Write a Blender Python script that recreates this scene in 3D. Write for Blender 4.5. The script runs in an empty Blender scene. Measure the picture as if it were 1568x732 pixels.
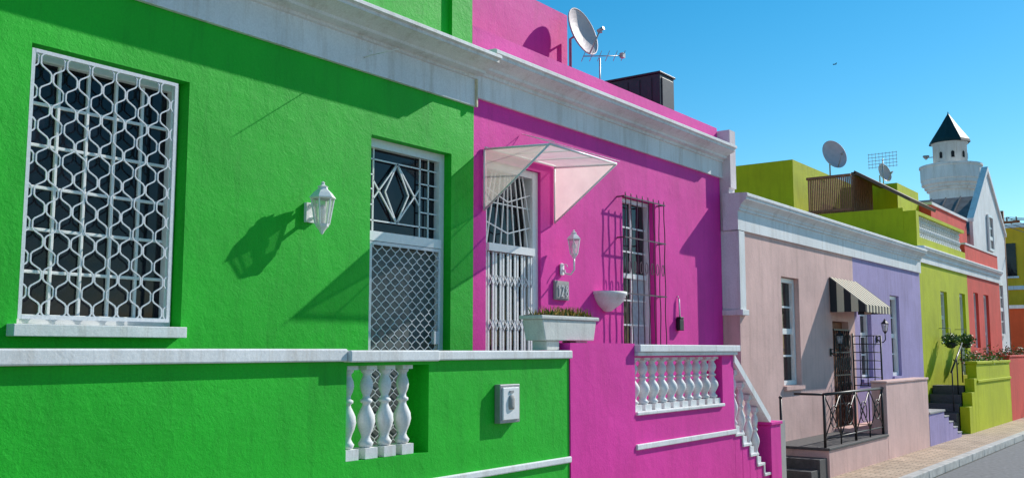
import bpy, math, random
from mathutils import Vector, Matrix
R=random.Random(7)
sc=bpy.context.scene
# ---------------- materials ----------------
def newmat(n):
    m=bpy.data.materials.new(n); m.use_nodes=True
    nt=m.node_tree; b=nt.nodes["Principled BSDF"]; return m,nt,b
def noise(nt,scale,detail=4,rough=.55,vec=None,dist=0):
    t=nt.nodes.new("ShaderNodeTexNoise"); t.inputs["Scale"].default_value=scale
    t.inputs["Detail"].default_value=detail; t.inputs["Roughness"].default_value=rough
    t.inputs["Distortion"].default_value=dist
    if vec is not None: nt.links.new(vec,t.inputs["Vector"])
    return t
def ramp(nt,src,p0,c0,p1,c1):
    r=nt.nodes.new("ShaderNodeValToRGB"); e=r.color_ramp.elements
    e[0].position=p0;e[0].color=(*c0,1);e[1].position=p1;e[1].color=(*c1,1)
    nt.links.new(src,r.inputs[0]); return r
def mul(nt,a,b,fac=1.0,typ='MULTIPLY'):
    m=nt.nodes.new("ShaderNodeMix"); m.data_type='RGBA'; m.blend_type=typ
    m.inputs[0].default_value=fac
    nt.links.new(a,m.inputs[6]); nt.links.new(b,m.inputs[7]); return m.outputs[2]
def stucco(name,col,rough=.75,und=.5,grain=.5,stain=.25,dirt=(.35,.3,.25),chip=.45):
    m,nt,b=newmat(name)
    tc=nt.nodes.new("ShaderNodeTexCoord"); v=tc.outputs["Object"]
    big=noise(nt,.9,6,.62,v,.3)
    r1=ramp(nt,big.outputs[0],.3,tuple(c*.82 for c in col),.7,tuple(min(.95,c*1.10) for c in col))
    mp=nt.nodes.new("ShaderNodeMapping"); mp.inputs["Scale"].default_value=(5,5,.5); nt.links.new(v,mp.inputs[0])
    st=noise(nt,1.6,7,.7,mp.outputs[0])
    r2=ramp(nt,st.outputs[0],.30,tuple(1-stain*(1-d) for d in dirt),.50,(1,1,1))
    fine=noise(nt,70,4,.7,v); r3=ramp(nt,fine.outputs[0],.3,(.84,.84,.84),.65,(1,1,1))
    c=mul(nt,mul(nt,r1.outputs[0],r2.outputs[0]),r3.outputs[0])
    ch=noise(nt,7,8,.75,v,.4); r4=ramp(nt,ch.outputs[0],.64,(0,0,0),.74,(1,1,1))
    mx=nt.nodes.new("ShaderNodeMix"); mx.data_type='RGBA'; nt.links.new(c,mx.inputs[6]); mx.inputs[7].default_value=(*[min(.9,q*.65+.04) for q in col],1)
    f=nt.nodes.new("ShaderNodeMath"); f.operation='MULTIPLY'; f.inputs[1].default_value=chip; nt.links.new(r4.outputs[0],f.inputs[0]); nt.links.new(f.outputs[0],mx.inputs[0])
    nt.links.new(mx.outputs[2],b.inputs["Base Color"]); b.inputs["Roughness"].default_value=rough
    b.inputs["Specular IOR Level"].default_value=.25
    n1=noise(nt,2.2,2,.5,v); n2=noise(nt,42,6,.7,v); n3=noise(nt,11,5,.6,v,.5)
    def bump(n,s,d,prev=None):
        bu=nt.nodes.new("ShaderNodeBump"); bu.inputs["Strength"].default_value=s; bu.inputs["Distance"].default_value=d
        nt.links.new(n.outputs[0],bu.inputs["Height"])
        if prev: nt.links.new(prev.outputs[0],bu.inputs["Normal"])
        return bu
    a=bump(n1,und,.02); a=bump(n3,und*.8,.010,a); a=bump(n2,grain,.0042,a)
    nt.links.new(a.outputs[0],b.inputs["Normal"])
    return m
def simple(name,col,rough=.5,metal=0,var=.12,bump=.15,scale=30):
    m,nt,b=newmat(name)
    tc=nt.nodes.new("ShaderNodeTexCoord")
    n=noise(nt,scale,4,.6,tc.outputs["Object"])
    r=ramp(nt,n.outputs[0],.3,tuple(c*(1-var) for c in col),.7,tuple(min(.95,c*(1+var)) for c in col))
    nt.links.new(r.outputs[0],b.inputs["Base Color"]); b.inputs["Roughness"].default_value=rough; b.inputs["Metallic"].default_value=metal
    bu=nt.nodes.new("ShaderNodeBump"); bu.inputs["Strength"].default_value=bump; bu.inputs["Distance"].default_value=.004
    nt.links.new(n.outputs[0],bu.inputs["Height"]); nt.links.new(bu.outputs[0],b.inputs["Normal"])
    return m
M={}
M['green']=stucco("green_stucco",(.012,.52,.022),.6,.5,.75,.24)
M['pink']=stucco("pink_stucco",(.88,.040,.40),.65,.36,.5,.16)
M['white']=stucco("white_plaster",(.90,.90,.89),.6,.3,.35,.38,(.52,.43,.33),.3)
M['peach']=stucco("peach_stucco",(.80,.52,.47),.75,.38,.5,.25)
M['purple']=stucco("purple_stucco",(.42,.34,.60),.75,.38,.5,.25)
M['lime']=stucco("lime_stucco",(.56,.60,.008),.7,.38,.5,.25)
M['red']=stucco("coral_stucco",(.82,.10,.07),.7,.38,.5,.22)
M['pale']=stucco("pale_plaster",(.80,.70,.72),.75,.38,.5,.3)
M['yellow']=stucco("yellow_stucco",(.85,.52,.03),.75,.3,.3,.2)
M['orange']=stucco("orange_stucco",(.75,.12,.04),.75,.3,.3,.2)
M['conc']=stucco("grey_concrete",(.42,.41,.39),.85,.3,.6,.35)
M['trough']=stucco("white_concrete",(.74,.73,.68),.8,.3,.6,.35)
M['wpaint']=simple("white_gloss_paint",(.84,.84,.83),.35,0,.05,.1)
M['gpaint']=simple("grille_paint",(.70,.71,.74),.4,0,.12,.15,60)
M['gate']=simple("gate_mesh_backing",(.10,.12,.12),.5,0,.25,.15,10)
M['black']=simple("black_iron",(.02,.02,.022),.45,.2,.2,.2,60)
M['bars']=simple("burglar_bar_paint",(.10,.06,.08),.5,.1,.2,.2,60)
M['slate']=simple("slate_step",(.07,.065,.065),.7,0,.25,.3,20)
M['tank']=simple("black_plastic",(.03,.03,.033),.5,0,.2,.3,12)
M['wood']=simple("brown_timber",(.28,.11,.05),.7,0,.3,.3,14)
M['bronze']=simple("brown_roof_sheet",(.15,.09,.06),.7,0,.2,.2,8)
M['roofgrey']=simple("grey_roof_tiles",(.17,.16,.16),.8,0,.3,.4,5)
M['spire']=simple("dark_green_spire",(.008,.03,.03),.55,0,.25,.2,6)
M['dish']=simple("dish_paint",(.62,.50,.50),.5,0,.08,.05,8)
M['grey']=simple("grey_metal",(.35,.35,.36),.45,.4,.1,.1,20)
M['cream']=simple("cream_canvas",(.72,.62,.45),.85,0,.08,.2,50)
M['canvas']=simple("black_canvas",(.03,.03,.035),.85,0,.15,.2,50)
M['pipe']=simple("stained_pipe",(.66,.56,.38),.6,0,.2,.2,20)
M['dark']=simple("dark_interior",(.012,.012,.015),.8,0,.2,.05)
M['leaf']=simple("leaf_green",(.07,.15,.025),.6,0,.5,.2,9)
M['leafy']=simple("dry_leaf",(.50,.30,.05),.7,0,.4,.2,9)
M['flower']=simple("red_flower",(.6,.05,.06),.6,0,.2,.1,9)
M['soil']=simple("soil",(.06,.04,.03),.95,0,.3,.5,30)
M['curtain']=simple("lace_curtain",(.5,.5,.52),.9,0,.2,.3,20)
def glass():
    m,nt,b=newmat("window_glass")
    tc=nt.nodes.new("ShaderNodeTexCoord"); n=noise(nt,2.2,3,.5,tc.outputs["Object"])
    r=ramp(nt,n.outputs[0],.35,(.004,.004,.007),.75,(.016,.018,.028)); nt.links.new(r.outputs[0],b.inputs["Base Color"])
    b.inputs["Roughness"].default_value=.07; b.inputs["Specular IOR Level"].default_value=.3
    bu=nt.nodes.new("ShaderNodeBump"); bu.inputs["Strength"].default_value=.3; bu.inputs["Distance"].default_value=.02
    nt.links.new(n.outputs[0],bu.inputs["Height"]); nt.links.new(bu.outputs[0],b.inputs["Normal"]); return m
M['glass']=glass()
def frosted(name,col,f=.55):
    m=bpy.data.materials.new(name); m.use_nodes=True; nt=m.node_tree; nt.nodes.clear()
    o=nt.nodes.new("ShaderNodeOutputMaterial"); tr=nt.nodes.new("ShaderNodeBsdfTransparent"); tr.inputs[0].default_value=(.95,.93,.92,1)
    tl=nt.nodes.new("ShaderNodeBsdfTranslucent"); df=nt.nodes.new("ShaderNodeBsdfDiffuse")
    tc=nt.nodes.new("ShaderNodeTexCoord"); n=noise(nt,6,4,.6,tc.outputs["Object"])
    r=ramp(nt,n.outputs[0],.3,tuple(c*.85 for c in col),.7,col)
    nt.links.new(r.outputs[0],tl.inputs[0]); nt.links.new(r.outputs[0],df.inputs[0])
    a=nt.nodes.new("ShaderNodeMixShader"); a.inputs[0].default_value=.35; nt.links.new(tl.outputs[0],a.inputs[1]); nt.links.new(df.outputs[0],a.inputs[2])
    c=nt.nodes.new("ShaderNodeMixShader"); c.inputs[0].default_value=f; nt.links.new(tr.outputs[0],c.inputs[1]); nt.links.new(a.outputs[0],c.inputs[2])
    nt.links.new(c.outputs[0],o.inputs[0]); return m
M['frost']=frosted("frosted_sheet",(.94,.89,.78),.66)
M['lampglass']=frosted("lantern_glass",(.8,.82,.85),.4)
def brickmat():
    m,nt,b=newmat("brick_paving"); tc=nt.nodes.new("ShaderNodeTexCoord")
    br=nt.nodes.new("ShaderNodeTexBrick"); br.inputs["Scale"].default_value=1.0
    br.inputs["Brick Width"].default_value=.22; br.inputs["Row Height"].default_value=.11; br.inputs["Mortar Size"].default_value=.008
    br.inputs["Color1"].default_value=(.48,.33,.22,1); br.inputs["Color2"].default_value=(.64,.46,.32,1); br.inputs["Mortar"].default_value=(.20,.16,.12,1)
    nt.links.new(tc.outputs["Object"],br.inputs["Vector"])
    n=noise(nt,2.2,6,.65,tc.outputs["Object"]); r=ramp(nt,n.outputs[0],.3,(.66,.66,.66),.65,(1.05,1.05,1.05))
    nt.links.new(mul(nt,br.outputs[0],r.outputs[0]),b.inputs["Base Color"]); b.inputs["Roughness"].default_value=.85
    bu=nt.nodes.new("ShaderNodeBump"); bu.inputs["Strength"].default_value=.6; bu.inputs["Distance"].default_value=.008; bu.invert=True
    nt.links.new(br.outputs["Fac"],bu.inputs["Height"]); nt.links.new(bu.outputs[0],b.inputs["Normal"]); return m
M['brick']=brickmat()
M['asphalt']=simple("asphalt",(.16,.16,.165),.9,0,.3,.6,12)
M['ground']=simple("ground_dirt",(.16,.14,.10),.95,0,.3,.5,2)
M['kerb']=simple("kerb_concrete",(.48,.46,.43),.85,0,.25,.4,7)
# ---------------- mesh builder ----------------
class B:
    def __init__(s): s.v=[];s.f=[];s.m=[];s.s=[];s.mats=[]
    def mi(s,k):
        if k not in s.mats: s.mats.append(k)
        return s.mats.index(k)
    def face(s,pts,mat,sm=False):
        i=len(s.v); s.v+= [tuple(p) for p in pts]; s.f.append(tuple(range(i,i+len(pts)))); s.m.append(s.mi(mat)); s.s.append(sm)
    def box(s,x0,x1,y0,y1,z0,z1,mat):
        if x0>x1:x0,x1=x1,x0
        if y0>y1:y0,y1=y1,y0
        if z0>z1:z0,z1=z1,z0
        i=len(s.v); s.v+=[(x,y,z) for x in(x0,x1) for y in(y0,y1) for z in(z0,z1)]
        for q in((0,1,3,2),(4,6,7,5),(0,4,5,1),(2,3,7,6),(0,2,6,4),(1,5,7,3)):
            s.f.append(tuple(i+k for k in q)); s.m.append(s.mi(mat)); s.s.append(False)
    def prism(s,prof,y0,y1,mat,axis='y'):
        i=len(s.v);n=len(prof)
        P=(lambda a,z,t:(a,t,z)) if axis=='y' else (lambda a,z,t:(t,a,z))
        s.v+=[P(a,z,y0) for a,z in prof]+[P(a,z,y1) for a,z in prof]
        k=s.mi(mat)
        for j in range(n):
            j2=(j+1)%n; s.f.append((i+j,i+j2,i+n+j2,i+n+j)); s.m.append(k); s.s.append(False)
        s.f.append(tuple(i+j for j in range(n))[::-1]); s.m.append(k); s.s.append(False)
        s.f.append(tuple(i+n+j for j in range(n))); s.m.append(k); s.s.append(False)
    def tube(s,pts,r,mat,n=6,closed=False):
        pts=[Vector(p) for p in pts]; i=len(s.v); k=s.mi(mat); L=len(pts); prev=None
        for j,p in enumerate(pts):
            if closed: d=pts[(j+1)%L]-pts[j-1]
            else: d=pts[min(j+1,L-1)]-pts[max(j-1,0)]
            d.normalize()
            u=d.cross(Vector((1,0,0)))
            if u.length<.2: u=d.cross(Vector((0,0,1)))
            u.normalize()
            if prev is not None and u.dot(prev)<0: u=-u
            prev=u; w=d.cross(u)
            for q in range(n):
                a=2*math.pi*q/n+math.pi/4; s.v.append(tuple(p+u*math.cos(a)*r+w*math.sin(a)*r))
        for j in range(L if closed else L-1):
            j2=(j+1)%L
            for q in range(n):
                q2=(q+1)%n; s.f.append((i+j*n+q,i+j*n+q2,i+j2*n+q2,i+j2*n+q)); s.m.append(k); s.s.append(n>4)
        if not closed:
            s.f.append(tuple(i+q for q in range(n))[::-1]); s.m.append(k); s.s.append(False)
            s.f.append(tuple(i+(L-1)*n+q for q in range(n))); s.m.append(k); s.s.append(False)
    def lathe(s,c,prof,mat,n=14,sm=True,sx=1,sy=1,ph=0):
        i=len(s.v);k=s.mi(mat);L=len(prof)
        for r,z in prof:
            for q in range(n):
                a=2*math.pi*q/n+ph; s.v.append((c[0]+math.cos(a)*r*sx,c[1]+math.sin(a)*r*sy,c[2]+z))
        for j in range(L-1):
            for q in range(n):
                q2=(q+1)%n; s.f.append((i+j*n+q,i+j*n+q2,i+(j+1)*n+q2,i+(j+1)*n+q)); s.m.append(k); s.s.append(sm)
        s.f.append(tuple(i+q for q in range(n))[::-1]); s.m.append(k); s.s.append(False)
        s.f.append(tuple(i+(L-1)*n+q for q in range(n))); s.m.append(k); s.s.append(False)
    def holed(s,x0,x1,y0,y1,z0,z1,ops,mat):
        ys=sorted({y0,y1,*[o[0] for o in ops],*[o[1] for o in ops]}); zs=sorted({z0,z1,*[max(z0,o[2]) for o in ops],*[o[3] for o in ops]})
        for a,b in zip(ys,ys[1:]):
            for c,d in zip(zs,zs[1:]):
                my,mz=(a+b)/2,(c+d)/2
                if any(o[0]<my<o[1] and o[2]<mz<o[3] for o in ops): continue
                s.face([(x1,a,c),(x1,b,c),(x1,b,d),(x1,a,d)],mat)
                s.face([(x0,a,c),(x0,a,d),(x0,b,d),(x0,b,c)],mat)
        for o in ops:
            a,b,c,d=o; c=max(c,z0)
            s.face([(x1,a,c),(x1,a,d),(x0,a,d),(x0,a,c)],mat); s.face([(x1,b,c),(x0,b,c),(x0,b,d),(x1,b,d)],mat)
            s.face([(x1,a,d),(x1,b,d),(x0,b,d),(x0,a,d)],mat)
            s.face([(x1,a,c),(x0,a,c),(x0,b,c),(x1,b,c)],mat)
        s.face([(x1,y0,z0),(x1,y0,z1),(x0,y0,z1),(x0,y0,z0)],mat); s.face([(x1,y1,z0),(x0,y1,z0),(x0,y1,z1),(x1,y1,z1)],mat)
        s.face([(x1,y0,z1),(x1,y1,z1),(x0,y1,z1),(x0,y0,z1)],mat)
    def build(s,name,parent=None,bevel=0):
        me=bpy.data.meshes.new(name); me.from_pydata(s.v,[],s.f); me.update()
        for k in s.mats: me.materials.append(M[k])
        me.polygons.foreach_set("material_index",s.m); me.polygons.foreach_set("use_smooth",s.s)
        o=bpy.data.objects.new(name,me); sc.collection.objects.link(o)
        if parent: o.parent=parent
        if bevel:
            md=o.modifiers.new("bevel","BEVEL"); md.width=bevel; md.segments=2; md.limit_method='ANGLE'; md.angle_limit=math.radians(50)
        return o
def empty(name):
    o=bpy.data.objects.new(name,None); sc.collection.objects.link(o); return o

def window(b,xg,y0,y1,z0,z1,cols,rows,fr=.05,mu=.018,fd=.05,mat='wpaint',mid=True,curtain=False):
    b.face([(xg,y0,z0),(xg,y1,z0),(xg,y1,z1),(xg,y0,z1)],'glass')
    if curtain: b.box(xg+.002,xg+.004,y0+fr,y0+(y1-y0)*.45,z0+fr,z1-fr,'curtain')
    b.box(xg+.001,xg+fd,y0,y0+fr,z0,z1,mat); b.box(xg+.001,xg+fd,y1-fr,y1,z0,z1,mat)
    b.box(xg+.001,xg+fd-.003,y0+fr,y1-fr,z0,z0+fr,mat); b.box(xg+.001,xg+fd-.003,y0+fr,y1-fr,z1-fr,z1,mat)
    for i in range(1,cols):
        y=y0+fr+(y1-y0-2*fr)*i/cols; b.box(xg+.001,xg+.024,y-mu/2,y+mu/2,z0+fr,z1-fr,mat)
    for i in range(1,rows):
        z=z0+fr+(z1-z0-2*fr)*i/rows; big=(mid and i==rows//2); w=mu*1.5 if big else mu/2
        b.box(xg+.001,xg+(.034 if big else .021),y0+fr,y1-fr,z-w,z+w,mat)
def ogee_grille(b,x,y0,y1,z0,z1,cells,waves,r,mat,frame=.012,h3=.16,ht=.0):
    W=(y1-y0)/cells; A=W*.5
    for i in range(cells+1):
        pts=[]; S=waves*14
        for j in range(S+1):
            t=j/S; a=t*waves*2*math.pi
            w=math.sin(a)+h3*math.sin(3*a)
            y=y0+i*W+(1 if i%2 else -1)*A*.97*w
            y=min(max(y,y0),y1); pts.append((x+(.002 if i%2 else -.002),y,z0+(z1-z0)*t))
        b.tube(pts,r,mat,4)
    f=frame
    b.box(x-f/2,x+f/2,y0-f,y0+f,z0-f,z1+f,mat); b.box(x-f/2,x+f/2,y1-f,y1+f,z0-f,z1+f,mat)
    b.box(x-f/2+.001,x+f/2+.001,y0+f,y1-f,z1-f,z1+f,mat); b.box(x-f/2+.001,x+f/2+.001,y0+f,y1-f,z0-f,z0+f,mat)
BP=[(.26,.0),(.36,.02),(.42,.06),(.32,.09),(.24,.13),(.28,.17),(.42,.25),(.5,.33),(.46,.41),(.33,.48),(.22,.53),(.20,.56),(.33,.58),(.33,.61),(.2,.63),(.2,.67),(.30,.72),(.36,.79),(.33,.85),(.22,.91),(.2,.94),(.32,.97),(.34,1.0)]
def baluster(b,x,y,z0,z1,w,mat='white',n=16):
    h=z1-z0; e=h*.11
    b.box(x-w*.46,x+w*.46,y-w*.46,y+w*.46,z0,z0+e,mat); b.box(x-w*.40,x+w*.40,y-w*.40,y+w*.40,z1-e*.7,z1,mat)
    b.lathe((x,y,z0+e-.001),[(r*w,t*(h-e*1.7+.002)) for r,t in BP],mat,n)
def cornice(xf,zb,zf,zt,p):
    h=zt-zf
    return [(xf-.2,zb),(xf+.035,zb),(xf+.035,zf),(xf+.06,zf+.005),(xf+.06,zf+h*.16),(xf+p*.42,zf+h*.22),(xf+p*.44,zf+h*.34),(xf+p*.58,zf+h*.46),(xf+p*.84,zf+h*.60),(xf+p*.9,zf+h*.62),(xf+p*.9,zf+h*.76),(xf+p,zf+h*.80),(xf+p,zt-.012),(xf+p-.02,zt),(xf-.2,zt+.02)]

FX=-6.0; PX=-4.87; LX=-5.76
# =============== GREEN HOUSE ===============
G=empty("green_house")
b=B()
gops=[(3.04,4.20,2.10,3.87),(6.06,7.15,1.0,3.82)]
b.holed(FX-.3,FX,-6,7.49,0,4.5,gops,'green'); b.build("front_wall",G)
b=B(); b.box(-13,FX-.302,-6,7.49,0,4.9,'green'); b.box(-12.9,FX-.06,-6,7.20,4.835,6.3,'green'); b.box(FX-.5,FX-.02,7.17,7.485,4.84,5.95,'green')
b.build("upper_wall_and_roof",G)
b=B(); b.prism(cornice(FX,4.35,4.62,4.82,.36),-6,7.485,'white'); b.build("cornice",G)
b=B(); b.box(FX+.036,FX+.06,7.462,7.482,4.34,4.62,'pipe'); b.build("joint_strip",G)
b=B()
window(b,FX-.17,3.05,4.19,2.11,3.86,5,6,.06,.022,.06,mid=False)
b.box(FX-.17,FX+.09,2.98,4.19,2.03,2.105,'white')
b.build("sash_window",G,.004)
b=B()
ogee_grille(b,FX-.015,3.06,4.10,2.15,3.83,12,8,.0062,'gpaint')
b.build("window_grille",G)
b=B()
xg=FX-.16
b.face([(xg,6.06,1),(xg,7.15,1),(xg,7.15,3.82),(xg,6.06,3.82)],'glass')
b.box(xg+.002,xg+.07,6.062,6.12,1,3.82,'wpaint'); b.box(xg+.002,xg+.07,7.08,7.148,1,3.82,'wpaint'); b.box(xg+.002,xg+.068,6.12,7.08,3.74,3.818,'wpaint')
b.box(xg+.002,xg+.10,6.12,7.08,2.90,2.985,'wpaint')
b.box(xg+.002,xg+.02,6.12,7.08,1.0,2.89,'gate')
y0,y1,z0,z1=6.12,7.08,2.985,3.74
xb=xg+.03
def bar(b,p,q,w=.0085,mat='wpaint'):
    b.tube([(xb,p[0],p[1]),(xb,q[0],q[1])],w,mat,4)
for y in (6.22,6.84,6.96): bar(b,(y,z0),(y,z1))
for z in (3.09,3.64): bar(b,(y0,z),(y1,z))
for z in (3.23,3.37,3.50): bar(b,(6.84,z),(y1,z)); bar(b,(y0,z),(6.22,z))
ym=6.53; zm=3.365
def diam(cy,cz,dy,dz): 
    bar(b,(cy-dy,cz),(cy,cz+dz)); bar(b,(cy,cz+dz),(cy+dy,cz)); bar(b,(cy+dy,cz),(cy,cz-dz)); bar(b,(cy,cz-dz),(cy-dy,cz))
diam(ym,zm,.155,.275)
bar(b,(6.22,3.45),(6.53,3.09)); bar(b,(6.22,3.28),(6.53,3.64)); bar(b,(6.84,3.45),(6.53,3.09)); bar(b,(6.84,3.28),(6.53,3.64))
b.build("door_frame_and_fanlight",G)
b=B(); ogee_grille(b,xg+.09,6.14,7.06,1.05,2.88,16,18,.0045,'gpaint',.014,0); b.box(xg+.07,xg+.11,6.98,7.05,2.0,2.12,'gpaint'); b.build("security_gate",G)
b=B(); b.tube([(FX+.035,5.92,4.47),(FX+.12,5.92,4.475),(FX+.13,5.92,4.50),(FX+.10,5.92,4.52)],.008,'wpaint',6); b.tube([(FX+.1,5.92,4.475),(FX+.44,5.92,4.47)],.004,'wpaint',6); b.build("flag_hook",G)

# =============== PINK HOUSE ===============
P=empty("pink_house")
b=B()
pops=[(7.70,8.66,1.0,3.86),(10.42,11.27,1.9,3.84)]
b.holed(FX-.3,FX-.004,7.49,13.28,0,4.6,pops,'pink'); b.build("front_wall",P)
b=B(); b.box(-13,FX-.302,7.491,13.28,0,4.9,'pink'); b.box(FX-.28,FX-.03,7.50,13.28,4.905,5.20,'pink')
b.prism([(FX-.282,4.901),(FX-.282,5.195),(-6.9,5.42),(-6.9,4.901)],9.99,13.28,'pink')
b.box(-9,-6.5,7.5,9.97,4.901,6.09,'pink'); b.build("parapet_and_roof",P)
b=B(); b.prism(cornice(FX-.004,4.45,4.68,4.91,.28),7.51,13.30,'white'); b.build("cornice",P)
b=B()
xg=FX-.16
b.face([(xg,7.70,1),(xg,8.66,1),(xg,8.66,3.86),(xg,7.70,3.86)],'glass')
b.box(xg+.002,xg+.12,7.702,7.76,1,3.858,'wpaint'); b.box(xg+.002,xg+.12,8.56,8.658,1,3.858,'wpaint'); b.box(xg+.002,xg+.118,7.76,8.56,3.78,3.856,'wpaint')
b.box(xg+.002,xg+.15,7.76,8.56,2.94,3.02,'wpaint')
x2=xg+.08
zl,zh=3.02,3.78
def pb(p,q,r=.0085,dx=0): b.tube([(x2+dx,p[0],p[1]),(x2+dx,q[0],q[1])],r,'wpaint',4)
for ya,ybb in ((7.80,7.96),(7.92,8.04),(8.04,8.12),(8.28,8.20),(8.40,8.28),(8.52,8.36)): pb((ya,zl),(ybb,zh))
pb((8.16,zl),(8.16,zh)); pb((7.76,3.25),(8.16,3.15),dx=.004); pb((8.16,3.15),(8.56,3.25),dx=.004); pb((7.76,3.60),(8.16,3.48),dx=.004); pb((8.16,3.48),(8.56,3.60),dx=.004)
pb((7.76,3.25),(7.90,3.78),dx=.002); pb((8.56,3.25),(8.42,3.78),dx=.002); pb((7.76,3.45),(8.56,3.45),dx=-.004)
b.build("door_frame_and_fanlight",P)
b=B()
for i in range(13):
    y=7.79+i*.062; b.box(xg+.11+(.012 if i%2 else 0),xg+.122+(.012 if i%2 else 0),y-.013,y+.013,1.03,2.93,'wpaint')
for zc in (1.3,1.75,2.2,2.65):
    for i in range(12):
        y=7.79+i*.062; b.tube([(xg+.13,y,zc-.05),(xg+.13,y+.062,zc+.05)],.005,'wpaint',4); b.tube([(xg+.134,y,zc+.05),(xg+.134,y+.062,zc-.05)],.005,'wpaint',4)
b.build("concertina_gate",P)
b=B(); window(b,FX-.15,10.43,11.26,1.9,3.83,2,6,.05,.02,.06); b.box(FX-.146,FX-.142,10.85,11.2,1.96,2.85,'curtain'); b.build("sash_window",P)
b=B()
xo=FX+.11
for i in range(8):
    y=10.30+i*.1428; pts=[]
    for j in range(61):
        t=j/60; z=1.92+1.93*t; w=math.sin(t*6*math.pi)*.010*(1 if i%2 else -1)
        pts.append((xo,y+w,z))
    b.tube(pts,.007,'bars',5)
for z in (1.97,2.62,3.3,3.80):
    b.box(xo-.005,xo+.005,10.27,11.33,z-.008,z+.008,'bars')
    for y in (10.29,11.31): b.box(FX-.01,xo-.006,y-.008,y+.008,z-.008,z+.008,'bars')
for i in range(7):
    yc=10.37+i*.1428
    b.tube([(xo+.008,yc+.03*math.cos(a*math.pi/6),2.95+.07*math.sin(a*math.pi/6)) for a in range(12)],.005,'bars',4,True)
b.build("window_burglar_bars",P)

C=empty("door_canopy")
b=B(); xo=-5.20
ya,yb=7.65,8.91
b.face([(FX,ya,3.96),(xo,ya,3.90),(xo,yb,3.90),(FX,yb,3.96)],'frost')
b.face([(FX,ya,3.94),(xo,ya,3.89),(FX,ya,3.34)],'frost'); b.face([(FX,yb,3.94),(xo,yb,3.89),(FX,yb,3.34)],'frost')
b.build("sheeting",C)
b=B()
for y in (ya,yb):
    b.tube([(FX+.01,y,3.95),(xo,y,3.9)],.011,'wpaint',6); b.tube([(xo,y,3.9),(FX+.01,y,3.33)],.011,'wpaint',6); b.tube([(FX+.01,y,3.33),(FX+.01,y,3.95)],.011,'wpaint',6)
b.tube([(xo,ya,3.905),(xo,yb,3.905)],.013,'wpaint',6); b.tube([(FX+.02,ya,3.965),(FX+.02,yb,3.965)],.013,'wpaint',6)
for t in (.33,.66):
    y=ya+(yb-ya)*t; b.tube([(FX+.01,y,3.965),(xo,y,3.91)],.008,'wpaint',6)
b.tube([(FX+.01,8.3,4.22),(xo+.05,8.9,3.92)],.004,'wpaint',5); b.tube([(FX+.01,8.3,4.22),(xo+.05,7.66,3.92)],.004,'wpaint',5)
b.build("frame",C)

b=B(); b.box(-10,-5.87,13.302,13.5,0,5.16,'pale'); b.box(-5.87,-5.84,13.302,13.5,4.3,5.16,'pale'); b.build("party_wall")

def lantern(name,x,y,z0,z1,r,wallx,mat='wpaint',bracket='back'):
    L=empty(name); h=z1-z0
    b=B()
    b.lathe((x,y,z0),[(.004,0),(.012,.02*h),(.02,.06*h),(r*.35,.10*h),(r*.55,.15*h),(r*.62,.2*h)],mat,6,False)
    b.lathe((x,y,z0),[(r*.95,.66*h),(r*1.15,.68*h),(r*1.1,.70*h),(r*.8,.78*h),(r*.45,.85*h),(r*.40,.88*h),(r*.48,.90*h),(r*.2,.93*h),(.012,.95*h),(.018,.975*h),(.003,h)],mat,6,False)
    for q in range(6):
        a=q*math.pi/3; c,s_=math.cos(a),math.sin(a)
        b.tube([(x+c*r*.6,y+s_*r*.6,z0+.19*h),(x+c*r*.97,y+s_*r*.97,z0+.67*h)],r*.07,mat,4)
    if bracket=='back':
        b.box(wallx,wallx+.03,y-.05,y+.05,z0+.25*h,z0+.62*h,mat); b.box(wallx+.03,x-r*.7,y-.015,y+.015,z0+.55*h,z0+.6*h,mat)
        b.box(wallx+.03,x-r*.7,y-.015,y+.015,z0+.3*h,z0+.34*h,mat)
    else:
        zb=z0-.10; b.lathe((wallx+.012,y,zb-.07),[(.0,0),(.04,.01),(.04,.13),(0,.14)],mat,8,False,.35,1)
        pts=[(wallx+.02,y,zb),(wallx+(x-wallx)*.35,y,zb-.05),(wallx+(x-wallx)*.75,y,zb-.06),(x,y,zb-.01),(x,y,z0+.03)]
        b.tube(pts,.011,mat,6)
        b.tube([(wallx+.05+.035*math.cos(t*.5),y,zb+.02+.035*math.sin(t*.5)) for t in range(11)],.006,mat,5)
    b.build("frame",L)
    b=B(); b.lathe((x,y,z0),[(r*.56,.2*h),(r*.9,.66*h)],'lampglass',6,False); b.lathe((x,y,z0),[(.012,.2*h),(.012,.35*h),(.03,.42*h),(.03,.5*h),(.01,.56*h)],'wpaint',8); b.build("glass_and_bulb",L)
lantern("wall_lantern",FX+.16,5.36,2.86,3.29,.095,FX)
lantern("wall_lantern",FX+.17,9.05,2.93,3.26,.075,FX,bracket='arm')
lantern("wall_lantern",LX+.17,17.15,2.0,2.28,.07,LX,'black','arm')
lantern("wall_lantern",LX+.17,19.9,2.25,2.55,.07,LX,'black','arm')

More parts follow.
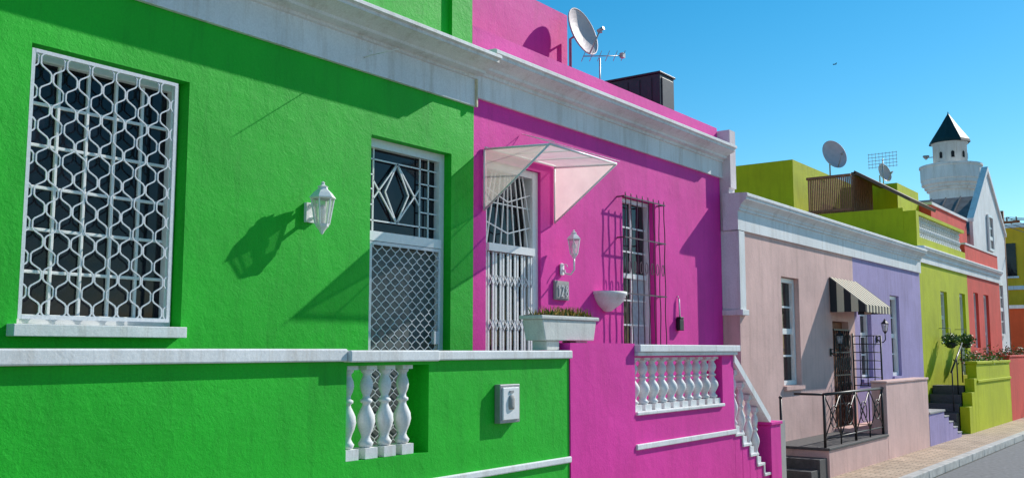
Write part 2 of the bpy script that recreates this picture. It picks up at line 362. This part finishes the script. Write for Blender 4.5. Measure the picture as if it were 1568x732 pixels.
N=empty("house_number_plaque"); b=B(); b.box(FX,FX+.025,8.89,9.17,2.49,2.70,'conc'); b.box(FX+.02,FX+.032,8.905,9.155,2.505,2.685,'conc'); b.build("tile",N,.004)
b=B(); x=FX+.038
def seg(pts): b.tube([(x,8.92+p[0],2.53+p[1]) for p in pts],.006,'wpaint',4)
seg([(.02,.09),(.04,.12),(.04,0)]); seg([(.08,.1),(.10,.12),(.125,.1),(.115,.07),(.08,0),(.13,0)])
seg([(.185,.065),(.165,.09),(.185,.12),(.21,.09),(.185,.065),(.16,.03),(.185,0),(.215,.03),(.185,.065)])
b.build("numerals",N)
b=B(); prof=[(.02,0),(.06,.01),(.10,.04),(.17,.08),(.22,.13),(.24,.16),(.25,.165),(.25,.19),(.27,.20),(.27,.235),(.23,.235),(.21,.18)]
b.lathe((FX+.03,9.99,2.39),prof,'white',20,True,.8,1); b.build("wall_planter")
T=empty("hanging_brush"); b=B(); b.tube([(FX+.02,11.85,2.62),(FX+.03,11.85,2.36)],.012,'wpaint',6); b.tube([(FX+.02,11.85,2.63),(FX+.0,11.85,2.66)],.006,'grey',6)
b.build("handle",T); b=B(); b.box(FX+.005,FX+.06,11.79,11.91,2.20,2.35,'black'); b.box(FX+.0,FX+.065,11.80,11.90,2.35,2.38,'black'); b.build("head",T,.008)

# =============== PORCH WALLS ===============
W=empty("green_porch_wall")
b=B(); b.holed(PX-.22,PX,-6,7.462,0,1.868,[(4.72,5.56,1.20,1.84)],'green'); b.build("wall",W,.006)
b=B()
b.box(PX-.26,PX+.05,-6,4.68,1.87,1.955,'white'); b.box(PX-.27,PX+.075,4.684,5.60,1.865,1.945,'white'); b.box(PX-.26,PX+.045,5.604,7.46,1.87,1.942,'white')
b.box(PX,PX+.03,-6,7.46,.955,1.01,'white'); b.build("coping",W,.01)
b=B()
for y in (4.80,4.985,5.17,5.355): baluster(b,PX-.075,y,1.203,1.862,.13)
b.build("balusters",W,.0)
b=B(); b.box(-6.0,PX-.22,-6,13.2,0.0,.99,'conc'); b.build("porch_floor",W)
E=empty("electricity_meter_box"); b=B(); b.box(PX,PX+.06,6.36,6.63,1.36,1.67,'grey'); b.box(PX+.055,PX+.072,6.385,6.605,1.385,1.645,'wpaint'); b.build("box",E,.006)
b=B(); b.lathe((PX+.072,6.495,1.47),[(.035,0),(.04,.02),(.042,.08),(.03,.11),(.0,.115)],'conc',12,True,.5,1); b.box(PX+.072,PX+.08,6.47,6.52,1.60,1.62,'grey'); b.build("meter_window",E)

Q=empty("pink_porch_wall")
b=B(); b.holed(PX-.24,PX+.012,7.466,8.64,0,2.01,[],'pink'); b.holed(PX-.22,PX,8.641,11.03,0,1.885,[(8.66,10.72,1.31,1.87)],'pink')
b.build("wall",Q,.008)
b=B(); b.box(PX-.25,PX+.05,8.645,11.06,1.887,1.925,'white'); b.box(PX-.27,PX+.075,8.645,11.09,1.926,2.0,'white'); b.box(PX-.2,PX+.03,8.66,10.72,1.30,1.335,'white')
b.box(PX,PX+.03,8.645,11.03,.965,1.02,'white'); b.build("coping",Q,.008)
b=B()
for i in range(10): baluster(b,PX-.09,8.77+i*.206,1.336,1.885,.15)
b.build("balusters",Q)
b=B()
n=5
for i in range(n):
    y0=11.03+i*.21; zt=.93-i*.135
    b.box(PX-1.05,PX,y0+.001,y0+.211,0.0,zt,'pink'); b.box(PX-1.06,PX+.02,y0-.005,y0+.225,zt+.001,zt+.035,'white')
    b.box(PX-.0,PX+.018,y0+.19,y0+.225,zt-.10,zt,'white')
b.box(PX-.15,PX+.03,12.06,12.40,0,1.0,'pink'); b.box(PX-.17,PX+.05,12.04,12.42,1.002,1.04,'pink')
b.build("steps",Q,.006)
b=B()
b.prism([(11.03,1.80),(11.03,1.90),(12.1,1.10),(12.1,1.0)],PX-.15,PX+.02,'white','x')
for i in range(4):
    y=11.15+i*.21; zt=.965-i*.135; baluster(b,PX-.065,y,zt,1.80-(y-11.03)*.75,.11)
b.build("stair_balustrade",Q)
T=empty("trough_planter"); b=B()
b.prism([(7.14,2.03),(7.09,2.215),(7.99,2.215),(7.94,2.03)],PX-.25,PX-.03,'trough','x')
b.box(PX-.265,PX-.015,7.06,8.02,2.216,2.25,'trough'); b.box(PX-.22,PX-.06,7.20,7.40,1.944,2.029,'trough'); b.box(PX-.22,PX-.06,7.68,7.88,2.012,2.029,'trough')
b.build("trough",T,.008)
b=B(); b.box(PX-.24,PX-.04,7.10,7.98,2.2505,2.256,'soil')
for i in range(420):
    y=R.gauss(7.60,.2); y=min(max(y,7.12),7.96); x=PX-R.uniform(.05,.22); h=R.uniform(.02,.10); dx,dy=R.uniform(-.05,.05),R.uniform(-.05,.05)
    k='leafy' if R.random()<.6 else 'leaf'; a=R.uniform(0,3.14); w=.009
    b.face([(x-w*math.cos(a),y-w*math.sin(a),2.255),(x+w*math.cos(a),y+w*math.sin(a),2.255),(x+dx,y+dy,2.255+h)],k)
b.build("plants",T)

# =============== ROOF THINGS ===============
def dish(name,c,nrm,r,basep,arm=True):
    D=empty(name); n=Vector(nrm).normalized(); u=n.cross(Vector((0,0,1))).normalized(); w=u.cross(n)
    c=Vector(c); b=B(); rings=6; seg_=28
    def P(rr,a): return c+u*math.cos(a)*rr*.93+w*math.sin(a)*rr*1.05+n*(rr*rr/r*.28)
    for side in (0,1):
        off=-n*.012*side
        for j in range(rings):
            for q in range(seg_):
                a0=2*math.pi*q/seg_;a1=2*math.pi*(q+1)/seg_;r0=r*j/rings;r1=r*(j+1)/rings
                if j==0: b.face([P(0,0)+off,P(r1,a0)+off,P(r1,a1)+off],'dish',True)
                else: b.face([P(r0,a0)+off,P(r1,a0)+off,P(r1,a1)+off,P(r0,a1)+off],'dish',True)
    b.tube([P(r,2*math.pi*q/seg_) for q in range(seg_)],.008,'dish',5,True)
    b.build("reflector",D)
    b=B(); f=c+n*r*1.05-w*r*.35
    b.tube([P(r,-math.pi/2),f],.010,'grey',6); b.tube([f-n*.04,f+n*.05],.022,'grey',10); b.tube([f,f-w*.04],.016,'grey',8)
    b.tube([c-n*.02,c-n*.12,Vector((c.x-n.x*.12,c.y-n.y*.12,basep)) ],.018,'grey',8)
    b.build("arm_and_mast",D)
dish("satellite_dish",(-6.33,9.95,5.81),(1,-.04,.30),.30,5.1)
A=empty("tv_antenna"); b=B()
b.tube([(-6.2,10.25,5.0),(-6.2,10.25,5.56)],.010,'grey'); b.tube([(-6.25,9.95,5.52),(-5.98,10.45,5.60)],.007,'grey')
for i in range(6):
    t=i/5; x=-6.25+.27*t;y=9.95+.5*t;z=5.52+.08*t; b.tube([(x-.05,y+.03,z-.05),(x+.05,y-.03,z+.05)],.004,'grey',5)
b.box(-6.01,-5.96,10.41,10.47,5.57,5.63,'grey'); b.build("boom",A)
b=B(); b.box(-8.0,-6.60,12.6,13.05,5.1,5.98,'tank')
for i in range(7): b.box(-8.0+.2*i,-7.93+.2*i,12.585,12.6,5.15,5.93,'tank')
b.box(-6.60,-6.585,12.65,13.0,5.2,5.93,'tank'); b.box(-8.02,-6.58,12.57,13.07,5.981,6.01,'tank'); b.build("water_tank",None,.01)

# =============== LILAC HOUSE ===============
L=empty("lilac_house")
b=B(); 
b.holed(LX-.3,LX,13.505,18.57,0,3.8,[(14.95,15.72,1.38,3.10),(17.31,18.2,.5,2.45)],'peach')
b.holed(LX-.3,LX-.003,18.571,23.4,0,3.8,[(18.9,19.62,1.4,3.06),(20.95,21.62,1.4,3.07)],'purple')
b.box(-11,LX-.302,13.505,23.4,0,4.2,'peach'); 
b.build("walls",L)
b=B(); b.box(LX-.26,LX+.03,13.29,13.50,2.52,3.66,'white'); b.box(LX-.26,LX+.01,13.30,13.50,0,2.5,'peach'); b.box(LX-.28,LX+.07,13.27,13.5,2.44,2.519,'white'); b.build("corner_pilaster",L,.005)
b=B(); b.prism(cornice(LX,3.67,3.95,4.20,.19),13.26,23.4,'white'); b.build("cornice",L)
b=B()
window(b,LX-.14,14.96,15.71,1.39,3.09,1,4,.07,.03,.06,curtain=True); b.box(LX-.14,LX+.05,14.93,15.74,1.32,1.385,'peach')
window(b,LX-.14,18.91,19.61,1.41,3.05,2,4,.06,.03,.06); window(b,LX-.14,20.96,21.61,1.41,3.06,2,4,.07,.03,.08,curtain=True)
b.box(LX-.14,LX+.04,20.93,21.64,1.34,1.405,'purple'); b.box(LX-.14,LX+.04,18.88,19.64,1.33,1.395,'purple')
b.build("sash_windows",L)
b=B(); xg=LX-.12; b.box(xg-.02,xg,17.32,18.19,.55,2.44,'wood')
for i in range(8): b.tube([(LX+.01,17.36+i*.115,.56),(LX+.01,17.36+i*.115,2.3)],.011,'black',5)
for z in (.6,1.0,1.5,1.9,2.3): b.box(LX,LX+.02,17.33,18.18,z-.012,z+.012,'black')
for i in range(4):
    for zc in (.8,1.25,1.7,2.1): b.tube([(LX+.022,17.47+i*.22+.07*math.cos(a*.7),zc+.13*math.sin(a*.7)) for a in range(9)],.008,'black',4,True)
b.build("iron_door",L)
Gt=empty("iron_gate"); b=B()
yg=18.35
for i in range(5): b.tube([(LX+.02+i*.125,yg,1.3),(LX+.02+i*.125,yg,2.2)],.009,'black',5)
for i in range(7): b.tube([(LX+.02,yg,1.3+i*.15),(LX+.52,yg,1.3+i*.15)],.009,'black',5)
b.tube([(LX+.02,yg,.5),(LX+.02,yg,2.25)],.016,'black',6); b.tube([(LX+.52,yg,.5),(LX+.52,yg,2.2)],.016,'black',6)
b.tube([(LX+.02,yg,.6),(LX+.52,yg,.6)],.01,'black',5); b.build("leaf",Gt)
S=empty("striped_awning"); b=B(); y0,y1=17.2,18.75; ns=17
for i in range(ns):
    a=y0+(y1-y0)*i/ns;c=y0+(y1-y0)*(i+1)/ns;k='canvas' if i%2==0 else 'cream'
    b.face([(LX+.01,a,3.22),(LX+.62,a,2.72),(LX+.62,c,2.72),(LX+.01,c,3.22)],k)
    b.face([(LX+.62,a,2.72),(LX+.62,a,2.60),(LX+.62,(a+c)/2,2.585),(LX+.62,c,2.60),(LX+.62,c,2.72)],k)
for y in (y0,y1):
    for i in range(5):
        t0,t1=i/5,(i+1)/5; k='canvas' if i%2==0 else 'cream'
        b.face([(LX+.01+.61*t0,y,3.22-.5*t0),(LX+.01+.61*t1,y,3.22-.5*t1),(LX+.01+.61*t1,y,2.60),(LX+.01+.61*t0,y,2.60)],k)
b.tube([(LX+.61,y0,2.60),(LX+.61,y1,2.60)],.01,'black',5); b.build("canvas",S)
Sx=empty("lilac_porch_platform"); b=B()
b.box(LX-.0,PX,14.30,17.25,0,.50,'peach'); b.box(LX,PX+.02,14.27,17.25,.502,.54,'slate')
b.box(LX,PX-.03,13.98,14.29,0,.40,'slate'); b.box(LX,PX-.05,13.68,13.98,0,.26,'slate')
b.build("platform",Sx,.006)
b=B(); b.box(PX-.25,PX,17.26,20.0,0,1.38,'peach'); b.box(PX-.26,PX+.02,17.24,20.02,1.381,1.42,'peach')
b.box(LX,PX-.252,17.26,19.6,0,.6,'peach')
b.build("low_wall",empty("lilac_porch_wall"),.008)
Rl=empty("iron_railing"); b=B()
for y in (14.32,15.75,17.2): b.tube([(PX-.06,y,.54),(PX-.06,y,1.30)],.02,'black',6)
b.tube([(PX-.06,14.3,1.3),(PX-.06,17.25,1.3)],.022,'black',6); b.tube([(PX-.06,14.3,.66),(PX-.06,17.2,.66)],.012,'black',6)
b.tube([(PX-.06,14.32,1.3),(PX-.5,14.32,1.3)],.018,'black',6)
for i in range(4):
    a=14.32+i*.72;c=a+.72; b.tube([(PX-.06,a,.66),(PX-.06,c,1.28)],.010,'black',5); b.tube([(PX-.05,a,1.28),(PX-.05,c,.66)],.010,'black',5); b.tube([(PX-.06,c,.54),(PX-.06,c,1.3)],.011,'black',5)
    b.tube([(PX-.04,(a+c)/2+.16*math.cos(t*.52),.97+.16*math.sin(t*.52)) for t in range(12)],.008,'black',5,True)
b.build("rails",Rl)
b=B(); b.tube([(LX+.4,13.75,.1),(LX+.4,13.75,1.25)],.02,'black',8); b.lathe((LX+.4,13.75,1.25),[(.02,0),(.03,.02),(.0,.05)],'black',8); b.build("handrail_post")
b=B()
b.box(LX,PX,20.02,21.2,0,.72,'purple'); b.box(LX,PX+.02,20.02,21.22,.721,.76,'conc')
for i in range(4): b.box(LX,PX,21.2+i*.36,21.56+i*.36,0,.60-i*.13,'purple'); b.box(LX,PX+.01,21.2+i*.36+.02,21.57+i*.36,.601-i*.13,.625-i*.13,'conc')
b.build("purple_steps",None,.006)

# =============== LIME HOUSE ===============
K=empty("lime_house"); b=B()
b.holed(LX-.3,LX-.006,23.402,28.3,0,4.1,[(25.3,25.95,2.1,3.36),(27.3,27.95,1.3,3.4)],'lime')
b.box(-8.6,LX-.302,23.402,28.3,0,5.2,'lime'); b.box(LX-.302,LX-.02,23.402,28.3,4.3,4.52,'lime'); b.box(LX-.30,LX-.02,23.41,23.65,4.52,5.12,'lime')
b.box(-12,-8.62,23.38,28.3,0,6.62,'lime'); b.box(-8.4,-6.9,26.2,28.3,5.2,6.25,'lime')
b.build("walls",K)
b=B(); b.prism(cornice(LX-.006,3.93,4.08,4.3,.14),23.41,32.7,'white'); b.build("cornice",K)
b=B(); window(b,LX-.14,25.3,25.95,2.1,3.36,2,4,.06,.03,.06); window(b,LX-.14,27.3,27.95,1.3,3.4,2,4,.08,.03,.06); b.build("windows",K)
b=B()
for i in range(22): baluster(b,LX-.12,23.78+i*.2,4.53,5.04,.13,n=8)
b.box(LX-.22,LX-.02,23.652,28.3,5.042,5.12,'lime'); b.build("roof_balustrade",K)
b=B()
for i in range(24): b.box(-8.30+i*.045,-8.27+i*.045,23.5,23.53,5.2,6.08,'wood')
b.box(-8.33,-7.25,23.48,23.55,6.08,6.14,'wood'); b.box(-8.33,-7.25,23.48,23.55,5.25,5.31,'wood')
for i in range(10): b.box(-7.24,-7.21,23.55+i*.16,23.65+i*.16,5.2,6.1,'wood')
b.build("timber_screen",K)
b=B(); b.prism([(-7.25,6.18),(-7.22,6.24),(-5.95,5.45),(-5.98,5.38)],23.7,26.1,'bronze'); b.box(-7.3,-7.2,23.7,26.1,6.12,6.2,'bronze'); b.build("lean_to_roof",K)
def hb(name,x,y,z,r):
    H=empty(name); b=B(); b.tube([(LX,y,z+.35),(x,y,z+.35),(x,y,z)],.008,'black',5)
    b.lathe((x,y,z-.12),[(.03,0),(.09,.02),(.13,.1),(.14,.12)],'canvas',10); b.build("bracket_and_pot",H)
    b=B()
    for i in range(420):
        d=Vector((R.gauss(0,1),R.gauss(0,1),R.gauss(0,1))).normalized()*r*R.uniform(.4,1.1); c=Vector((x,y,z+.08))+Vector((d.x,d.y,d.z*.8))
        u=Vector((R.gauss(0,1),R.gauss(0,1),R.gauss(0,1))).normalized(); w=u.cross(Vector((R.gauss(0,1),R.gauss(0,1),1))).normalized()
        b.face([c-u*.04,c+w*.02,c+u*.04,c-w*.02],'leaf')
    b.build("foliage",H)
hb("hanging_plant",LX+.25,24.95,2.1,.2); hb("hanging_plant",LX+.25,26.6,2.1,.2)
b=B()
b.box(PX-.2,PX,24.4,28.4,0,1.62,'lime'); b.box(PX-.23,PX+.03,24.37,28.4,1.621,1.68,'lime')
for i in range(3): b.box(PX-.2,PX,23.5+i*.3,23.8+i*.3,0,.7+i*.3,'lime')
b.box(PX-.001,PX+.03,24.4,28.4,1.2,1.26,'lime')
b.build("lime_garden_wall",None,.008)
b=B()
for i in range(6): b.box(LX+.02,PX-.22,22.75+i*.25,24.5,.0+i*.19,.19+i*.19,'slate')
b.build("dark_steps",None,.005)
b=B(); b.box(PX-.2,PX,28.41,36,0,1.75,'red'); b.box(PX-.22,PX+.02,28.41,36,1.751,1.8,'red'); b.build("red_garden_wall",None,.008)
b=B()
for y in (23.4,23.9,24.4): b.tube([(PX-.3,y,.6+(y-23.4)*.6),(PX-.3,y,1.5+(y-23.4)*.6)],.015,'black',5)
b.tube([(PX-.3,23.3,1.45),(PX-.3,24.5,2.1)],.02,'black',6); b.build("stair_handrail")
def bush(name,y0,y1,x,z,h,n,fl=.12):
    b=B()
    for i in range(n):
        y=R.uniform(y0,y1); k=.6+.4*math.sin(y*5.1)*math.sin(y*2.3+1); c=Vector((x+R.gauss(0,.1),y,z+abs(R.gauss(0,.5))*h*k))
        u=Vector((R.gauss(0,1),R.gauss(0,1),R.gauss(0,1))).normalized(); w=u.cross(Vector((R.gauss(0,1),R.gauss(0,1),1))).normalized(); s_=R.uniform(.02,.045)
        b.face([c-u*s_,c+w*s_*.5,c+u*s_,c-w*s_*.5],'flower' if R.random()<fl else 'leaf')
    b.build(name)
bush("flowering_shrub",24.5,28.3,PX-.25,1.6,.4,1500,.06); bush("flowering_shrub",28.5,33,PX-.25,1.75,.35,1000,.2)
# =============== RED HOUSE ===============
D=empty("red_house"); b=B()
b.holed(LX-.3,LX-.006,28.301,32.7,0,4.1,[(29.0,29.6,2.0,3.5),(30.3,31.0,1.3,3.5)],'red'); b.box(-11,LX-.302,28.301,32.7,0,4.3,'red')
b.box(-10,-6.6,28.35,32.7,4.3,5.9,'red'); b.box(LX-.28,LX-.02,28.301,32.7,4.3,4.75,'red')
b.build("walls",D)
b=B(); b.box(-10.1,-6.56,28.31,32.75,5.901,5.98,'white'); b.box(LX-.30,LX,28.302,32.7,4.751,4.80,'white'); window(b,LX-.14,29.0,29.6,2.0,3.5,2,4,.06,.03,.06); window(b,LX-.14,30.3,31.0,1.3,3.5,2,4,.08,.03,.06); b.build("windows_and_copings",D)
# =============== WHITE GABLED BUILDING + MINARET ===============
Hh=empty("white_gabled_building"); b=B()
b.prism([(33.2,0),(33.2,5.6),(35.7,7.0),(38.2,5.6),(38.2,0)],-13,-6.6,'white','x')
b.prism([(33.15,0),(33.15,6.05),(35.7,7.95),(38.25,6.05),(38.25,0)],-6.6,-6.5,'white','x')
b.build("walls",Hh)
b=B()
b.prism([(33.0,5.53),(35.7,7.10),(35.7,7.03),(33.05,5.48)],-13.2,-6.605,'roofgrey','x'); b.prism([(38.4,5.53),(35.7,7.10),(35.7,7.03),(38.35,5.48)],-13.2,-6.605,'roofgrey','x')
b.prism([(33.0,6.03),(35.7,8.06),(38.4,6.03),(38.4,5.92),(35.7,7.9),(33.0,5.92)],-6.64,-6.44,'white','x')
for i in range(14): b.prism([(33.0,5.545),(35.7,7.115),(35.7,7.14),(33.0,5.57)],-13+i*.47,-12.96+i*.47,'roofgrey','x')
b.build("roof",Hh)
b=B()
window(b,-6.49,34.0,34.8,2.4,4.2,2,4,.08,.04,.06); window(b,-6.49,36.4,37.2,2.4,4.2,2,4,.08,.04,.06); window(b,-6.49,35.3,36.1,5.2,6.4,2,3,.08,.04,.06)
b.build("windows",Hh)
Mn=empty("minaret"); b=B(); c=(-8.95,42,0)
b.lathe(c,[(.84,0),(.84,8.25),(.94,8.27),(.94,8.36),(1.02,8.38),(1.02,8.48),(1.12,8.52),(1.12,8.68)],'white',28,False)
b.lathe(c,[(.64,8.68),(.64,10.15),(.70,10.2),(.70,10.26)],'white',24)
b.build("tower",Mn)
b=B(); b.lathe(c,[(1.12,8.66),(1.15,8.70),(1.15,9.2),(1.19,9.22),(1.19,9.30),(1.08,9.3),(1.08,8.7)],'white',28,False); b.build("balcony",Mn)
b=B(); b.lathe(c,[(.80,10.22),(.76,10.34),(.38,10.9),(.03,11.45),(.01,11.55)],'spire',8,False); b.build("spire",Mn)
b=B()
for a in (-1.9,-1.2,-.5,.3):
    x,y=c[0]+.645*math.cos(a),c[1]+.645*math.sin(a); t=Vector((-math.sin(a),math.cos(a),0)); nn=Vector((math.cos(a),math.sin(a),0)); q=Vector((x,y,9.68))+nn*.01
    b.face([q-t*.06-Vector((0,0,.12)),q+t*.06-Vector((0,0,.12)),q+t*.06+Vector((0,0,.10)),q+Vector((0,0,.15)),q-t*.06+Vector((0,0,.10))],'dark')
b.lathe((c[0]-.85,c[1]-.3,9.62),[(.03,0),(.13,.12),(.13,.16)],'grey',10); b.tube([(c[0]-.6,c[1]-.25,9.7),(c[0]-.85,c[1]-.3,9.7)],.02,'grey')
b.build("openings_and_loudspeaker",Mn)
Y=empty("yellow_building"); b=B(); b.box(-16,-3,56,66,0,8.2,'yellow'); b.box(-16.1,-2.9,55.9,66,8.2,8.4,'white'); b.box(-16,-3,55.9,56,5.0,5.2,'white'); b.build("walls",Y)
b=B()
for i in range(7):
    for z in (1.0,5.7): 
        b.box(-15+i*1.7,-14.1+i*1.7,55.94,55.985,z,z+1.7,'glass'); b.box(-15.08+i*1.7,-14.02+i*1.7,55.92,55.98,z-.1,z,'white')
b.build("windows",Y)
b=B(); b.box(-16,-3.0,47,54,0,3.7,'orange'); b.box(-16.1,-2.95,46.9,54.1,3.7,3.85,'white'); b.build("orange_house")
b=B(); b.box(-24,-12,36,44,0,6.3,'pale'); b.prism([(36,6.3),(40,7.6),(44,6.3)],-24,-12,'roofgrey','x'); b.build("terrace_house")
U=empty("utility_pole"); b=B(); px,py=-7.0,41.0; b.tube([(px,py,0),(px,py,7.2)],.07,'wood',8); b.box(px-.6,px+.6,py-.05,py+.05,6.7,6.8,'wood')
for i in range(4): b.tube([(px-.5+i*.33,py,6.8),(px-.5+i*.33,py,6.95)],.03,'grey',6)
b.build("pole",U); b=B()
for i in range(3):
    pts=[(px-.5+i*.33+ t*4, py+t*14, 6.95-2*t*(1-t)) for t in [k/12 for k in range(13)]]; b.tube(pts,.012,'black',4)
    pts=[(px-.5+i*.33+ t*8, py-t*3, 6.95-1.6*t*(1-t)) for t in [k/12 for k in range(13)]]; b.tube(pts,.012,'black',4)
b.build("wires",U)
dish("satellite_dish",(-7.9,24.2,6.75),(.75,-.55,.3),.36,5.2); dish("satellite_dish",(-7.6,27.5,6.75),(.9,-.4,.3),.25,6.2)
A=empty("tv_antenna"); b=B(); x,y,z=-7.35,26.6,6.9
b.tube([(x,y,6.2),(x,y,z+.1)],.015,'grey')
for k in range(5): b.tube([(x-.38,y,z-.12+k*.09),(x+.38,y,z-.12+k*.09)],.008,'grey',4)
for k in range(9): b.tube([(x-.36+k*.09,y,z-.15),(x-.36+k*.09,y,z+.27)],.006,'grey',4)
b.build("grid",A)
# =============== GROUND ===============
b=B(); b.face([(-900,-900,-.012),(900,-900,-.012),(900,900,-.012),(-900,900,-.012)],'ground'); b.build("ground")
b=B(); b.face([(-3.9,-60,0),(4,-60,0),(4,46,0),(-3.9,46,0)],'asphalt'); b.build("road")
b=B(); b.box(-6.2,-4.09,-60,46,-.01,.12,'brick'); b.build("pavement")
b=B()
y=-20
while y<46: b.box(-4.088,-3.93,y,y+.99,-.011,.126,'kerb'); y+=1.0
b.build("kerb",None,.012)
b=B(); b.box(4.0,5.6,-60,46,-.01,.12,'brick'); b.build("pavement")
b=B(); c=Vector((-20.5,64,20.8)); 
b.tube([c+Vector((-.12,0,0)),c,c+Vector((.1,.02,.0))],.03,'dark',6); b.face([c,c+Vector((-.14,.05,.08)),c+Vector((-.1,.12,.04))],'dark'); b.face([c,c+Vector((.14,-.05,.1)),c+Vector((.1,.08,.04))],'dark'); b.build("bird")
# =============== LIGHT ===============
sd=Vector((.33,1,.70)).normalized()
el=math.asin(sd.z); az=math.atan2(sd.x,sd.y)
w=bpy.data.worlds.new("World"); sc.world=w; w.use_nodes=True; nt=w.node_tree
sky=nt.nodes.new("ShaderNodeTexSky"); sky.sky_type='NISHITA'; sky.sun_disc=False; sky.sun_elevation=el; sky.sun_rotation=az; sky.ozone_density=3.0; sky.air_density=1.0; sky.dust_density=.1
hs=nt.nodes.new("ShaderNodeHueSaturation"); hs.inputs["Saturation"].default_value=1.42; hs.inputs["Hue"].default_value=.484; hs.inputs["Value"].default_value=1.05; nt.links.new(sky.outputs[0],hs.inputs["Color"])
bg=nt.nodes["Background"]; nt.links.new(hs.outputs[0],bg.inputs[0]); bg.inputs[1].default_value=.128
sl=bpy.data.lights.new("sun","SUN"); sl.energy=5; sl.angle=math.radians(.5); sl.color=(1,.96,.89)
so=bpy.data.objects.new("sun",sl); sc.collection.objects.link(so); so.rotation_euler=(-sd).to_track_quat('-Z','Y').to_euler(); so.location=(5,20,20)
cd=bpy.data.cameras.new("camera"); cam=bpy.data.objects.new("camera",cd); sc.collection.objects.link(cam)
cam.location=(0,0,1.95); cam.rotation_euler=(math.radians(90)+math.atan(169/1503),0,math.radians(36.42)); cd.sensor_width=36; cd.lens=36*1503/1568; cd.clip_end=3000; cd.clip_start=.1
sc.camera=cam
sc.view_settings.view_transform='Standard'; sc.view_settings.look='None'; sc.view_settings.exposure=0
